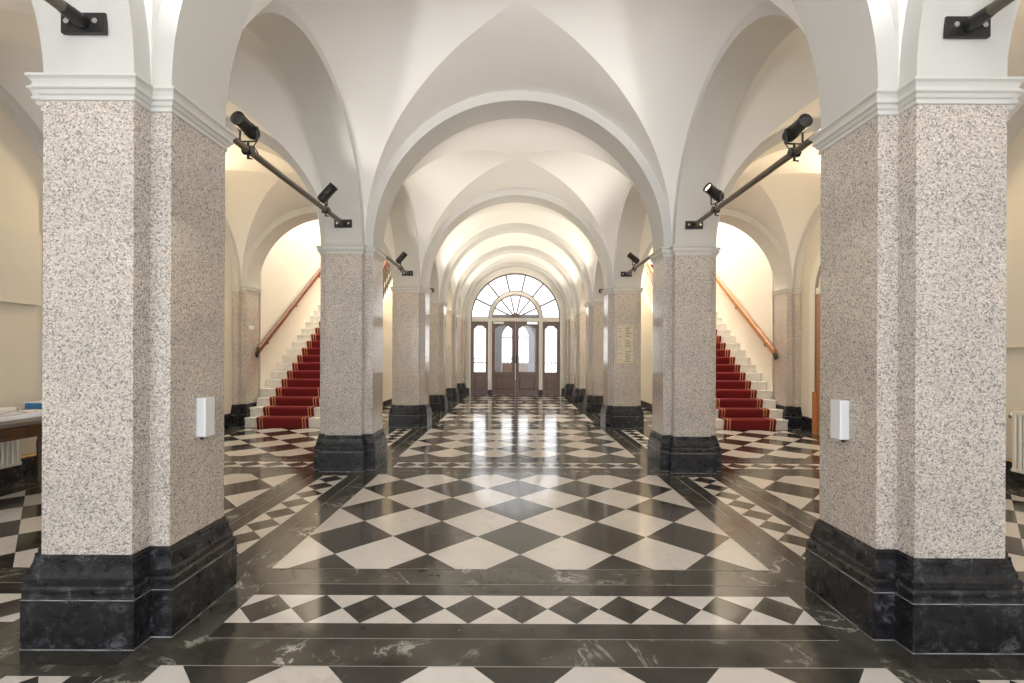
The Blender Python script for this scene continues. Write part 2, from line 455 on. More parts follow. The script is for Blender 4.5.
for sgn in (-1, 1):
    e = sorted((sgn*(DR+.05), sgn*(PX-AL-.02))); mb.box(e[0], e[1], END-.045, END+.05, 0, .22)
    e = sorted((sgn*(PX+.3), sgn*3.1)); mb.box(e[0], e[1], END-.03, END+.02, 0, .22)
struct(mb.build('baseboard_end', BASEB))
# wall behind the viewer with three tall openings to daylight
mb = MB(); yb = BACK[0]
opening_wall(mb, -PX, PX, yb-.25, yb, 4.5, 0, 1.45, 2.35)
for sgn in (-1, 1):
    e = sorted((sgn*PX, sgn*5.2)); opening_wall(mb, e[0], e[1], yb-.25, yb, 4.5, sgn*3.35, 1.0, 2.5, .5)
struct(mb.build('wall_front', WALL))

# ------------------------------------------------------------------ floor
fl = MB(); tones = []
def fpoly(pts, mi, z):
    fl.poly([(x, y, z) for x, y in pts], mi); 
def clip(pts, x0, x1, y0, y1):
    for ax, lim, sg in ((0, x0, 1), (0, x1, -1), (1, y0, 1), (1, y1, -1)):
        out = []
        for i in range(len(pts)):
            p, q = pts[i-1], pts[i]
            a, b = sg*(p[ax]-lim), sg*(q[ax]-lim)
            if (a >= 0) != (b >= 0):
                t = a/(a-b); out.append((p[0]+t*(q[0]-p[0]), p[1]+t*(q[1]-p[1])))
            if b >= 0: out.append(q)
        pts = out
        if not pts: return []
    return pts
def area(p): return .5*abs(sum(p[i-1][0]*p[i][1]-p[i][0]*p[i-1][1] for i in range(len(p))))
def tiles(x0, x1, y0, y1, cx, cy, d, z=.001, W=1, B=0):
    h = d/2
    i0, i1 = int((x0-cx)/h)-2, int((x1-cx)/h)+2; j0, j1 = int((y0-cy)/h)-2, int((y1-cy)/h)+2
    g = .0012
    for i in range(i0, i1+1):
        for j in range(j0, j1+1):
            if (i+j) % 2: continue
            x, y = cx+i*h, cy+j*h
            p = clip([(x-h+g, y), (x, y-h+g), (x+h-g, y), (x, y+h-g)], x0, x1, y0, y1)
            if len(p) > 2 and area(p) > 1e-5: fpoly(p, B if i % 2 == 0 else W, z)
def rect(x0, x1, y0, y1, mi, z=.001): fpoly([(x0, y0), (x1, y0), (x1, y1), (x0, y1)], mi, z)
BLK, WHT, VN, JT = 0, 1, 2, 3
fl.box(-5.3, 5.3, BACK[0], END+.3, -.12, 0, VN)
D = .5816; ds = .2527
MO, BO, SO = .4255, .2435, .1265
RR = [BACK[1]] + ROWS
def hline(x0, x1, y, w=.0035): rect(x0, x1, y-w/2, y+w/2, JT, .0016)
def vline(x, y0, y1, w=.0035): rect(x-w/2, x+w/2, y0, y1, JT, .0016)
segs_y = [(BACK[0]+.3, BACK[1])] + list(zip(RR[:-1], RR[1:]))
for (a, b) in segs_y:
    y0, y1 = a+MO, b-MO; c = (a+b)/2
    rect(-NI+.138, NI-.138, y0, y1, BLK, .0006)
    tiles(-PX+MO, PX-MO, y0, y1, 0, c, D)
    for x in (-PX+MO, PX-MO): vline(x, y0, y1)
    for sgn in (-1, 1):
        xa, xb = PX+MO, 4.50
        e = sorted((sgn*xa, sgn*xb)); rect(e[0], e[1], y0, y1, BLK, .0006)
        tiles(e[0], e[1], y0, y1, sgn*3.75, c, D)
        vline(sgn*xb, y0, y1); vline(sgn*xa, y0, y1)
        # strip along the colonnade
        k = max(1, round((b-a-.98)/.2525)); dl = (b-a-.98)/k
        ys0, ys1 = a+.49, b-.49
        rect(sgn*PX-BO, sgn*PX+BO, ys0, ys1, BLK, .001)
        rect(sgn*PX-SO, sgn*PX+SO, ys0, ys1, WHT, .0014)
        for q in range(k):
            yy = ys0+(q+.5)*dl
            fpoly([(sgn*PX-SO, yy), (sgn*PX, yy-dl/2), (sgn*PX+SO, yy), (sgn*PX, yy+dl/2)], BLK, .0018)
        for x in (-BO, BO): vline(sgn*PX+x, ys0, ys1)
for y in RR:
    for (x0, x1, k) in ((-5.5*ds, 5.5*ds, 11), (2.37, 4.52, 8), (-4.52, -2.37, 8)):
        rect(x0, x1, y-BO, y+BO, BLK, .001); rect(x0, x1, y-SO, y+SO, WHT, .0014)
        dl = (x1-x0)/k
        for q in range(k):
            xx = x0+(q+.5)*dl
            fpoly([(xx-dl/2, y), (xx, y-SO), (xx+dl/2, y), (xx, y+SO)], BLK, .0018)
        for o in (-BO, BO): hline(x0, x1, y+o)
    for o in (-MO, MO): hline(-PX+MO, PX-MO, y+o)
    for sx in (-PX, PX):
        for o0, o1 in ((-MO+.002, -.335), (.335, MO-.002)): rect(sx-.245, sx+.245, y+o0, y+o1, BLK, .001)
fo = struct(fl.build('floor', [M_BLACK, M_WHITE, M_VEIN, JOINT]))
at = fo.data.attributes.new('tone', 'FLOAT', 'FACE')
at.data.foreach_set('value', [random.random() for _ in fo.data.polygons])

# ------------------------------------------------------------------ main doors at the end
DY = END+.10
def bar2(mb, p, q, y0, y1, w):
    (x0, z0), (x1, z1) = p, q; L = math.hypot(x1-x0, z1-z0); nx, nz = -(z1-z0)/L*w/2, (x1-x0)/L*w/2
    mb.prism([(x0+nx, z0+nz), (x0-nx, z0-nz), (x1-nx, z1-nz), (x1+nx, z1+nz)], 1, y0, y1)
door = bpy.data.objects.new('door_1', None); COL.objects.link(door); struct(door)
door.location = (0, DY, 0)
ZT = 2.44
mb = MB(); arch_band(mb, 0, -.04, .06, DR-.02, DR+.02, ZT, 0)
mb.build('outer_frame', DOORW, door)
mb = MB(); arch_band(mb, 0, -.07, .07, .745, .845, ZT)
mb.box(-DR+.02, DR-.02, -.075, .07, ZT-.11, ZT+.005)
for s in (-1, 1):
    e = sorted((s*.748, s*.862)); mb.box(e[0], e[1], -.07, .07, 0, ZT-.1)
mb.build('white_mullion_frame', FRAMEW, door)
mb = MB()
for s in (-1, 1):
    e = sorted((s*.744, s*.868)); mb.box(e[0], e[1], -.09, .05, 0, .16)
mb.build('post_foot', BASEB, door)
mb = MB()
for k in range(1, 7):
    a = PI*k/7
    bar2(mb, (.84*math.cos(a), ZT+.84*math.sin(a)), (1.385*math.cos(a), ZT+1.385*math.sin(a)), -.03, .03, .052)
    bar2(mb, (.14*math.cos(a), ZT+.14*math.sin(a)), (.745*math.cos(a), ZT+.745*math.sin(a)), -.03, .03, .045)
arch_band(mb, 0, -.035, .035, .845, .875, ZT); arch_band(mb, 0, -.035, .035, .715, .746, ZT); arch_band(mb, 0, -.045, .045, .001, .16, ZT)
mb.box(-.745, .745, -.035, .035, ZT, ZT+.03)
for s in (-1, 1):
    e = sorted((s*.86, s*1.39)); mb.box(e[0], e[1], -.035, .035, ZT, ZT+.03)
fan = mb.build('fanlight_bars', DOORW, door)
mb = MB(); n = 40
mb.poly([(1.38*math.cos(PI*k/n), .005, ZT+1.38*math.sin(PI*k/n)) for k in range(n+1)])
mb.build('pane', GLASS, fan)
def leaf_panel(mb, w, h, zg0, zg1, arch, st, y0=-.03, y1=.03, n=14):
    """a leaf of width w (x 0..w): stiles, rails, curved-head glass opening between zg0 and zg1"""
    mb.box(0, st, y0, y1, 0, h); mb.box(w-st, w, y0, y1, 0, h)
    mb.box(st, w-st, y0, y1, 0, .14); mb.box(st, w-st, y0, y1, zg0-.13, zg0)
    def head(x):
        t = (x-st)/(w-2*st); q = min(1, min(t, 1-t)/.32); return zg1 - arch + arch*(.25*q + .75*q*q*(3-2*q))
    for k in range(n):
        xa = st+(w-2*st)*k/n; xb = st+(w-2*st)*(k+1)/n
        mb.prism([(xa, head(xa)), (xb, head(xb)), (xb, h), (xa, h)], 1, y0, y1)
def leaf_lower(mb, w, zg0, st):
    a, b, c, d = st, w-st, .14, zg0-.13
    mb.box(a-.01, b+.01, -.012, .012, c-.01, d+.01)
    m = .05
    for y, s in ((-.012, -1), (.012, 1)):
        o = [(a+.02, c+.02), (b-.02, c+.02), (b-.02, d-.02), (a+.02, d-.02)]; i = [(a+m, c+m), (b-m, c+m), (b-m, d-m), (a+m, d-m)]
        for k in range(4):
            j = (k+1) % 4
            mb.poly([(o[k][0], y, o[k][1]), (o[j][0], y, o[j][1]), (i[j][0], y+s*.015, i[j][1]), (i[k][0], y+s*.015, i[k][1])])
        mb.poly([(x, y+s*.015, z) for x, z in i])
LH = ZT-.115
def make_leaf(name, w, st):
    mb = MB(); leaf_panel(mb, w, LH, .72, 2.19, .10, st); o = mb.build(name, DOORW, door)
    mb = MB(); leaf_lower(mb, w, .72, st); mb.build('lower_panel', DOORW, o)
    mb = MB(); mb.box(st-.005, w-st+.005, -.004, .004, .715, 2.2); mb.build('pane', GLASS, o)
    return o
lw = .742
L = make_leaf('door_leaf', lw, .105); L.location = (-.744, -.02, .008); L.rotation_euler = (0, 0, -.075)
R = make_leaf('door_leaf', lw, .105); R.location = (.002, -.01, .008)
mb = MB(); mb.tube([(lw-.03, -.03, 1.02), (lw-.03, -.09, 1.02), (lw-.03, -.09, 1.2), (lw-.03, -.03, 1.2)], .009, 8); mb.build('handle', BLACKM, L)
mb = MB(); mb.tube([(.03, -.03, 1.02), (.03, -.09, 1.02), (.03, -.09, 1.2), (.03, -.03, 1.2)], .009, 8); mb.build('handle', BLACKM, R)
for lf in (L, R):
    x0 = .05 if lf is L else lw-.38
    mb = MB(); mb.box(x0, x0+.33, -.09, -.03, LH-.09, LH-.02); mb.tube([(x0+.05, -.06, LH-.02), (x0+.05, -.06, LH+.005), (x0+.3, -.05, LH+.005)], .012, 8); mb.build('closer', STEEL, lf)
for s in (-1, 1):
    w = .525; o = make_leaf('sidelight', w, .075); o.location = (-1.395 if s < 0 else .868, .0, 0)

# aisle end windows beside the stairs
wn = 0
for s in (-1, 1):
    wn += 1
    w = bpy.data.objects.new('window_%d' % wn, None); COL.objects.link(w); struct(w); w.location = (s*2.70, END+.13, 0)
    mb = MB(); arch_band(mb, 0, -.04, .04, .43, .505, 2.42, .69); mb.box(-.5, .5, -.04, .04, .69, .77); mb.box(-.45, .45, -.05, .05, 2.36, 2.45); mb.box(-.02, .02, -.03, .03, .7, 2.9)
    mb.build('window_frame', FRAMEW, w)
    mb = MB(); mb.box(-.47, .47, -.004, .004, .72, 2.4); mb.poly([(.47*math.cos(PI*k/24), 0, 2.42+.47*math.sin(PI*k/24)) for k in range(25)]); mb.build('pane', GLASS, w)
    mb = MB(); mb.box(-.56, .56, -.22, -.1, .65, .692); mb.build('window_sill', FRAMEW, w)

# porch outside: a stone screen with an arch and timber gate, iron fence
ext = MB(); ext.box(-8, 8, END+.3, 24, -.14, -.02); struct(ext.build('ground_outside', STONE))
t = thing('porch_screen', 'grey stone arch with timber gate seen through the glazed doors', 'gateway', (0, 17.4, 0))
mb = MB()
def wall_arch(mb, x0, x1, a, zs, zt, y0, y1):
    n = 24; cur = [(-a*math.cos(PI*k/n), zs+a*math.sin(PI*k/n)) for k in range(n+1)]
    low = [(x0, 0), (-a, 0)] + cur + [(a, 0), (x1, 0)]
    for y in (y0, y1):
        for (s0, z0), (s1, z1) in zip(low[:-1], low[1:]):
            if s1-s0 > 1e-6: mb.poly([(s0, y, z0), (s1, y, z1), (s1, y, zt), (s0, y, zt)])
    mb.grid([[(s, y0, z) for s, z in low[1:-1]], [(s, y1, z) for s, z in low[1:-1]]], 0, True)
wall_arch(mb, -.92, .92, .50, 1.95, 2.75, 0, .4)
mb.box(-.95, .95, -.03, .43, 2.7, 2.78); mb.box(-.95, -.5, -.03, .43, 0, .2); mb.box(.5, .95, -.03, .43, 0, .2)
mb.build('stone_arch', STONE, t)
for s in (-1, 1):
    mb = MB(); e = sorted((s*.02, s*.49)); mb.box(e[0], e[1], .1, .15, 0, .95)
    for k in range(4): mb.box(e[0]+.03+.115*k, e[0]+.10+.115*k, .09, .1, .08, .88)
    mb.build('gate_leaf', GATEW, t)
mb = MB(); mb.box(-.5, .5, .08, .16, 1.9, 1.97); mb.box(-.03, .03, .08, .16, .95, 2.4); mb.build('white_frame', FRAMEW, t)
t = thing('iron_fence', 'dark spiked iron fence outside beyond the glazed doors', 'fence', (0, 19.0, -.02))
mb = MB(); mb.box(-3, 3, -.015, .015, .18, .22); mb.box(-3, 3, -.015, .015, .95, .99); mb.build('rails', IRON, t)
mb = MB()
for k in range(41):
    x = -3+.15*k; mb.tube([(x, 0, 0), (x, 0, 1.1)], .012, 6); mb.tube([(x, 0, 1.1), (x, 0, 1.13), (x, 0, 1.24)], [.012, .026, .001], 6)
mb.build('railing_spikes', IRON, t)

# ------------------------------------------------------------------ stairs
ST_Y, RUN, RIS, NST = 7.93, .211, .1512, 25
def top(n): return .02 + RIS*n
CXS, CW = 3.975, .44
for s, nm in ((-1, 'left'), (1, 'right')):
    st = thing('staircase', 'white marble staircase rising behind the %s row of pillars' % nm, 'staircase', (0, 0, 0), 'white marble staircases')
    for n in range(1, NST+1):
        y0 = ST_Y+RUN*(n-1); y1 = y0+RUN+.05
        xo = 4.63 if n == 1 else AI1-.046 if n <= 3 else SXO
        xi = SXI+.09 if n == 1 else SXI
        if n == 1: y1 = 8.05+.095
        if n == 4: y0 += 0
        e = sorted((s*xi, s*xo)); mb = MB()
        mb.box(e[0], e[1], y0, y1, 0 if n < 4 else top(n)-.45, top(n)-.035)
        mb.box(e[0], e[1], y0-.022, y1, top(n)-.035, top(n))
        mb.build('step', STEPM, st, bevel=.006)
    yl = ST_Y+RUN*NST
    mb = MB(); e = sorted((s*SXI, s*SXO)); mb.box(e[0], e[1], yl, END, top(NST+1)-.3, top(NST+1)); mb.build('landing', STEPM, st)
    # string wall under the inner side
    mb = MB(); sl = RIS/RUN
    yb_ = ROWS[2]+.22
    mb.prism([(yb_, 0), (END, 0), (END, top(NST+1)+.12), (yl, top(NST+1)+.12), (yb_, top(1)+(yb_-ST_Y)*sl+.16-.1)], 0, *sorted((s*(SXI-.09), s*(SXI-.002))))
    mb.build('string_wall', STAIRW, st)
    mb = MB(); mb.box(*sorted((s*(SXI-.105), s*(SXI-.09))), yb_-.01, END, 0, .14); mb.build('plinth', BASEB, st)
    # carpet runner
    cr = thing('carpet_runner', 'red stair runner with gold edge stripes on the %s marble stairs' % nm, 'carpet', (0, 0, 0), 'red stair runners')
    th = .012; prof = []
    for n in range(1, NST+1):
        y0 = ST_Y+RUN*(n-1)
        prof += [(y0-th, 0 if n == 1 else top(n-1)+th), (y0-.022-th, top(n)-.05), (y0-.026-th, top(n)-.012), (y0-.012-th, top(n)+th*.7), (y0+.01, top(n)+th)]
    prof.append((yl, top(NST)+th))
    cuts = [(-CW, -CW+.045, 0), (-CW+.045, -CW+.060, 1), (-CW+.060, -CW+.090, 0), (-CW+.090, -CW+.105, 1), (-CW+.105, CW-.105, 0),
            (CW-.105, CW-.090, 1), (CW-.090, CW-.060, 0), (CW-.060, CW-.045, 1), (CW-.045, CW, 0)]
    mb = MB(); ms = MB()
    for a, b, mi in cuts:
        xa, xb = s*CXS+a, s*CXS+b
        (ms if mi else mb).grid([[(xa, y, z) for y, z in prof], [(xb, y, z) for y, z in prof]], 0, False)
    for x in (s*CXS-CW, s*CXS+CW):     # cut edges of the pile
        for (ya, za), (yb2, zb) in zip(prof[:-1], prof[1:]):
            mb.poly([(x, ya, za), (x, yb2, zb), (x, yb2+.012, zb-.014), (x, ya+.012, za-.014 if za > .02 else 0)])
    ro = mb.build('pile', CARPET, cr); ms.build('gold_stripes', GOLD, cr)
    # wall handrail
    hr = thing('handrail', '%s wooden handrail on the wall of the %s stairs' % ('shaded brown' if s < 0 else 'lit orange-brown', nm), 'handrail', (0, 0, 0), 'wooden stair handrails')
    xr = s*(SXO-.06)
    def zr(y): return 1.30+(y-8.36)*sl
    a, b = 8.40, 13.4
    rows = []
    for y in (a, b):
        rows.append([(xr+dx, y, zr(y)+dz) for dx, dz in ((-.032, -.055), (.032, -.055), (.036, -.02), (.030, .035), (.012, .055), (-.012, .055), (-.030, .035), (-.036, -.02))])
    mb = MB(); mb.grid(rows, 0, False, True); mb.poly(rows[0]); mb.poly(rows[1][::-1])
    mb.build('rail', OAK_SHADE if s < 0 else OAK, hr, bevel=.006)
    mb = MB(); mb.tube([(xr, a+.02, zr(a)-.02), (xr, a-.03, zr(a)-.06), (xr, a-.04, zr(a)-.11), (xr, a-.01, zr(a)-.13)], [.03, .032, .028, .012], 10); mb.build('scrolled_end', BLACKM, hr)
    for y in (8.75, 9.9, 11.05, 12.2):
        mb = MB(); mb.tube([(s*SXO, y, zr(y)-.14), (s*(SXO-.05), y, zr(y)-.13), (xr, y, zr(y)-.055)], .010, 8); mb.lathe([(0, 0), (.03, 0), (.03, .001)], (s*(SXO-.003), y, zr(y)-.14)); mb.build('bracket', BLACKM, hr)
    # balustrade on the inner string
    ba = thing('balustrade', 'iron stair balustrade with wooden rail behind the third %s pillar' % nm, 'balustrade', (0, 0, 0), 'iron stair balustrades')
    xb = s*(SXI-.045)
    def zb_(y): return top(1)+(y-ST_Y)*sl+.06
    rows = []
    for y in (8.6, 13.2):
        rows.append([(xb+dx, y, zb_(y)+.86+dz) for dx, dz in ((-.03, -.03), (.03, -.03), (.034, .01), (.018, .035), (-.018, .035), (-.034, .01))])
    mb = MB(); mb.grid(rows, 0, False, True); mb.poly(rows[0]); mb.poly(rows[1][::-1]); mb.build('rail', OAK_SHADE if s < 0 else OAK, ba)
    y = 8.65
    while y < 13.15:
        z = zb_(y); mb = MB()
        mb.lathe([(.012, 0), (.012, .1), (.026, .14), (.03, .2), (.016, .27), (.012, .34), (.026, .42), (.032, .47), (.026, .52), (.012, .6), (.016, .68), (.028, .74), (.012, .79), (.012, .86)], (xb, y, z-.02), 8)
        mb.build('baluster', IRON if s < 0 else WALL, ba); y += .17

# fire alarm on the landing wall, switch plate on the pilaster
t = thing('fire_alarm_box', 'small red fire alarm box high on the right stair landing wall', 'alarm', (4.34, END, 3.52), None)
mb = MB(); mb.box(-.07, .07, -.06, 0, 0, .17); mb.build('case', REDP, t, bevel=.01)
mb = MB(); mb.box(-.045, .045, -.064, -.055, .05, .12); mb.build('glass_plate', WHITEP, t)
t = thing('wall_switch_plate', 'small white switch plate on the granite pilaster by the left stairs', 'switch', (-AI1, ROWS[2]-.05, 1.72), None)
mb = MB(); mb.box(0, .012, -.08, .08, -.035, .035); mb.build('plate', WHITEP, t, bevel=.004)
for k in (-.04, .04):
    mb = MB(); mb.box(.011, .017, k-.022, k+.022, -.02, .02); mb.build('rocker', FRAMEW, t, bevel=.003)

# ------------------------------------------------------------------ doors and fittings of the aisle bays
d2 = bpy.data.objects.new('door_2', None); COL.objects.link(d2); struct(d2)
d2.location = (RX-.02, (ROWS[1]+ROWS[2])/2, 0); d2.rotation_euler = (0, 0, PI/2)
mb = MB(); arch_band(mb, 0, .0, .045, .70, .75, 2.30, 0); mb.build('outer_frame', DOORW, d2)
mb = MB(); mb.box(-.79, -.69, -.005, .06, 0, .68); mb.box(.69, .79, -.005, .06, 0, .68); mb.build('frame_base', OAK, d2)
mb = MB(); mb.box(-.72, .72, -.01, .05, 2.26, 2.36); mb.build('transom', FRAMEW, d2)
mb = MB(); mb.poly([(.7*math.cos(PI*k/24), .03, 2.33+.7*math.sin(PI*k/24)) for k in range(25)]); mb.build('fanlight_pane', PANEL, d2)
for x0 in (-.70, .002):
    mb = MB(); leaf_panel(mb, .698, 2.26, .85, 2.1, .1, .1, .005, .045); o = mb.build('door_leaf', OAK, d2); o.location = (x0, 0, 0)
    mb = MB(); mb.box(.09, .61, .02, .03, .13, .73); mb.build('lower_panel', OAK, o)
    mb = MB(); mb.box(.095, .605, .022, .028, .84, 2.1); mb.build('pane', PANEL, o)
# moulded white architrave around it
mb = MB(); arch_band(mb, 0, -.01, .05, .765, .90, 2.30, .24); o = trim(mb, FRAMEW); o.location = (RX-.01, (ROWS[1]+ROWS[2])/2, 0); o.rotation_euler = (0, 0, PI/2)

def board(s, y0, y1, z0, z1, lab):
    t = thing('wall_mounted_board', lab, 'panel', (s*RX, 0, 0))
    mb = MB(); mb.box(*sorted((0, -s*.045)), y0, y1, z0, z1); mb.build('panel', PANEL, t, bevel=.004)
    mb = MB(); mb.box(*sorted((0, -s*.055)), y0, y1, z0-.012, z0+.004); mb.build('bottom_ledge', WALL, t)
    return t
board(-1, 3.0, 4.735, 1.75, 2.47, 'blank cream board on the left aisle wall above the table')
board(1, 2.9, 4.70, 1.36, 2.41, 'blank cream board on the right aisle wall above the radiator')
def radiator(s, y0, y1, z0, z1, lab):
    t = thing('radiator', lab, 'radiator', (s*RX, 0, 0), 'ribbed radiators of the aisle walls')
    xf = -s*.15; d = -s
    mb = MB(); prof = []; n = int((y1-y0)/.045)
    p = (y1-y0)/n
    for k in range(n):
        y = y0+k*p
        prof += [(y, .0), (y+p*.12, 0), (y+p*.30, .010), (y+p*.78, .010), (y+p*.95, 0)]
    prof.append((y1, 0))
    mb.grid([[(xf+d*q, y, z0+.02) for y, q in prof], [(xf+d*q, y, z1-.02) for y, q in prof]], 0, False)
    mb.box(*sorted((xf, xf-d*.05)), y0, y1, z0, z1)
    mb.box(*sorted((xf+d*.012, xf)), y0, y1, z0, z0+.03); mb.box(*sorted((xf+d*.012, xf)), y0, y1, z1-.03, z1)
    mb.build('front_panel', RADW, t)
    mb = MB(); mb.box(*sorted((xf-d*.06, xf-d*.09)), y0+.02, y1-.02, z0, z1); mb.build('rear_panel', RADW, t)
    mb = MB()
    for y in (y0+.2, y1-.2): mb.box(*sorted((0, xf-d*.04)), y-.02, y+.02, z0+.1, z1-.1)
    mb.build('wall_bracket', RADW, t)
    mb = MB(); mb.tube([(xf*.75, y1, z1-.05), (xf*.75, y1+.05, z1-.05), (xf*.5, y1+.06, z1-.05)], .012, 8); mb.lathe([(0, 0), (.02, 0), (.02, .05), (0, .05)], (xf*.75, y1+.045, z1-.075), 10); mb.build('valve', STEEL, t)
    return t
radiator(-1, 2.95, 4.44, .19, .74, 'white ribbed radiator on the left aisle wall under the wooden table')
radiator(1, 2.9, 4.47, .16, .74, 'white ribbed radiator on the right aisle wall below the blank board')
for s, nm in ((-1, 'left'), (1, 'right')):
    mb = MB(); mb.tube([(s*(RX-.06), 2.8, .235), (s*(RX-.06), 4.82, .235)], .014, 8); mb.tube([(s*(RX-.06), 4.5, .235), (s*(RX-.06), 4.5, .3)], .012, 8)
    tag(mb.build('heating_pipe', BRASS), 'thin brass heating pipe along the %s aisle wall beside the radiator' % nm, 'pipe', 'brass heating pipes')
mb = MB(); mb.tube([(-RX+.02, 4.79, .252), (-RX+.02, 4.79, 3.0)], .012, 8)
for z in (.7, 1.72, 2.42): mb.box(-RX, -RX+.04, 4.77, 4.81, z-.012, z+.012)
tag(mb.build('conduit_pipe', WALL), 'thin vertical cream conduit on the left aisle wall', 'pipe')

# table with papers in the left aisle
TX0, TX1, TY0, TY1, TZ = -4.76, -3.87, 2.75, 4.635, .715
t = thing('wooden_table', 'brown wooden table with drawers by the left aisle wall', 'table', ((TX0+TX1)/2, (TY0+TY1)/2, 0))
ox, oy = (TX0+TX1)/2, (TY0+TY1)/2; hx, hy = (TX1-TX0)/2, (TY1-TY0)/2
mb = MB(); mb.box(-hx, hx, -hy, hy, TZ-.03, TZ); mb.build('table_top', TABLET, t, bevel=.006)
mb = MB(); i = .03
mb.box(hx-i-.025, hx-i, -hy+i, hy-i, TZ-.135, TZ-.03); mb.box(-hx+i, -hx+i+.025, -hy+i, hy-i, TZ-.135, TZ-.03)
mb.box(-hx+i, hx-i, hy-i-.025, hy-i, TZ-.135, TZ-.03); mb.box(-hx+i, hx-i, -hy+i, -hy+i+.025, TZ-.135, TZ-.03)
mb.build('apron', TABLEW, t)
for (a, b) in ((-.78, -.42), (-.36, -.03), (.0, .26), (.32, .80)):
    mb = MB(); mb.box(hx-i-.002, hx-i+.010, a, b, TZ-.125, TZ-.04); dr = mb.build('drawer', TABLEW, t, bevel=.004)
    mb = MB(); mb.lathe([(.0, .0), (.012, .0), (.018, .01), (.012, .022), (0, .024)], (0, 0, 0), 10)
    kn = mb.build('knob', BLACKM, dr); kn.location = (hx-i+.010, (a+b)/2, TZ-.083); kn.rotation_euler = (0, PI/2, 0)
for sx in (-1, 1):
    for sy in (-1, 1):
        mb = MB(); x, y = sx*(hx-i-.03), sy*(hy-i-.03)
        mb.box(x-.032, x+.032, y-.032, y+.032, TZ-.20, TZ-.03)
        mb.lathe([(.024, 0), (.03, .04), (.02, .07), (.026, .2), (.03, .38), (.02, .45), (.03, .48), (.03, .52)], (x, y, 0), 12); mb.build('leg', TABLEW, t)
def sheet(name, lab, cat, cx, cy, w, l, z, mat, bumps, rz=0):
    """a stack or wrapped pile with a soft rumpled top"""
    mb = MB(); nx, ny = 10, 12; rows = []; rnd = random.Random(len(lab))
    ph = [rnd.uniform(0, 6) for _ in range(4)]
    for a in range(nx+1):
        r = []
        for b in range(ny+1):
            u, v = a/nx-.5, b/ny-.5
            e = min(1, 5*min(.5-abs(u), .5-abs(v)))
            hgt = bumps*(.25+.75*(.5+.25*math.sin(9*u+ph[0]+3*v)+.25*math.sin(11*v+ph[1])))*math.sqrt(max(0, e))
            r.append((u*w, v*l, .002+hgt+.5*bumps*min(1, 8*min(.5-abs(u), .5-abs(v)))))
        rows.append(r)
    mb.grid(rows, 0, True)
    bt = [[(p[0], p[1], 0) for p in r] for r in rows]
    mb.grid(bt, 0, False, flip=True)
    for r, q in ((rows[0], bt[0]), (rows[-1], bt[-1]), ([x[0] for x in rows], [x[0] for x in bt]), ([x[-1] for x in rows], [x[-1] for x in bt])): mb.grid([r, q], 0, False)
    o = mb.build(name, mat, weld=True); o.location = (cx, cy, z); o.rotation_euler = (0, 0, rz); return tag(o, lab, cat)
sheet('plastic_wrapped_papers', 'clear plastic wrapped bundle of papers on the front of the table', 'papers', -4.18, 3.72, .26, .70, TZ, PLASTF, .034, .05)
sheet('paper_stack', 'flat white sheets of paper lying on the table beside the blue box', 'papers', -4.47, 4.20, .20, .34, TZ, PAPER, .014, -.15)
t = thing('blue_box', 'small blue cardboard box with white lid on the table', 'box', (-4.655, 4.55, TZ))
mb = MB(); mb.box(-.09, .09, -.08, .08, 0, .058); mb.build('box_body', BLUEC, t, bevel=.004)
mb = MB(); mb.box(-.094, .094, -.083, .083, .058, .070); mb.build('lid', PAPER, t, bevel=.003)
t = thing('paper_roll', 'rolled white poster lying at the wall side of the table', 'paper roll', (-4.58, 3.92, TZ+.028))
mb = MB(); mb.tube([(0, -.32, 0), (0, .30, 0)], .028, 14); mb.build('roll', PAPER, t)
mb = MB(); mb.tube([(0, .295, 0), (0, .315, 0)], .02, 12); mb.build('end_cap', BLACKM, t)

# white boxes on the nearest pillars
for s, nm in ((-1, 'left'), (1, 'right')):
    t = thing('wall_box', 'small white upright box fixed to the inner face of the nearest %s pillar' % nm, 'wall box', (s*NI, 2.30, .845), 'white boxes on the nearest pillars')
    mb = MB(); d = -s
    mb.box(*sorted((0, d*.047)), -.036, .036, 0, .192); mb.build('case', WHITEP, t, bevel=.004)
    mb = MB(); mb.box(*sorted((d*.01, d*.040)), -.040, -.035, .004, .188); mb.build('cover', WHITEP, t, bevel=.002)
    mb = MB(); mb.lathe([(0, -.012), (.008, -.012), (.008, .002)], (d*.02, -.02, 0), 8); mb.build('nozzle', BLACKM, t)

# directory plates on the third right pillar
t = thing('directory_sign', 'three pale lettered directory plates mounted on the third right pillar', 'sign', (PX-.02, ROWS[2]-AL, 0))
for k, (z0, z1) in enumerate(((1.555, 1.78), (1.36, 1.548), (1.125, 1.353))):
    mb = MB(); mb.box(-.14, .145, -.014, 0, z0, z1); p = mb.build('plate', PLAQ, t, bevel=.002)
    mb = MB(); r = random.Random(k)
    z = z1-.03
    while z > z0+.02:
        mb.box(.01, .01+r.uniform(.05, .115), -.0155, -.0135, z-.0045, z+.0045)
        if r.random() < .5: mb.box(-.12, -.12+r.uniform(.03, .08), -.0155, -.0135, z-.003, z+.003)
        z -= .028
    mb.build('lettering', INK, p)

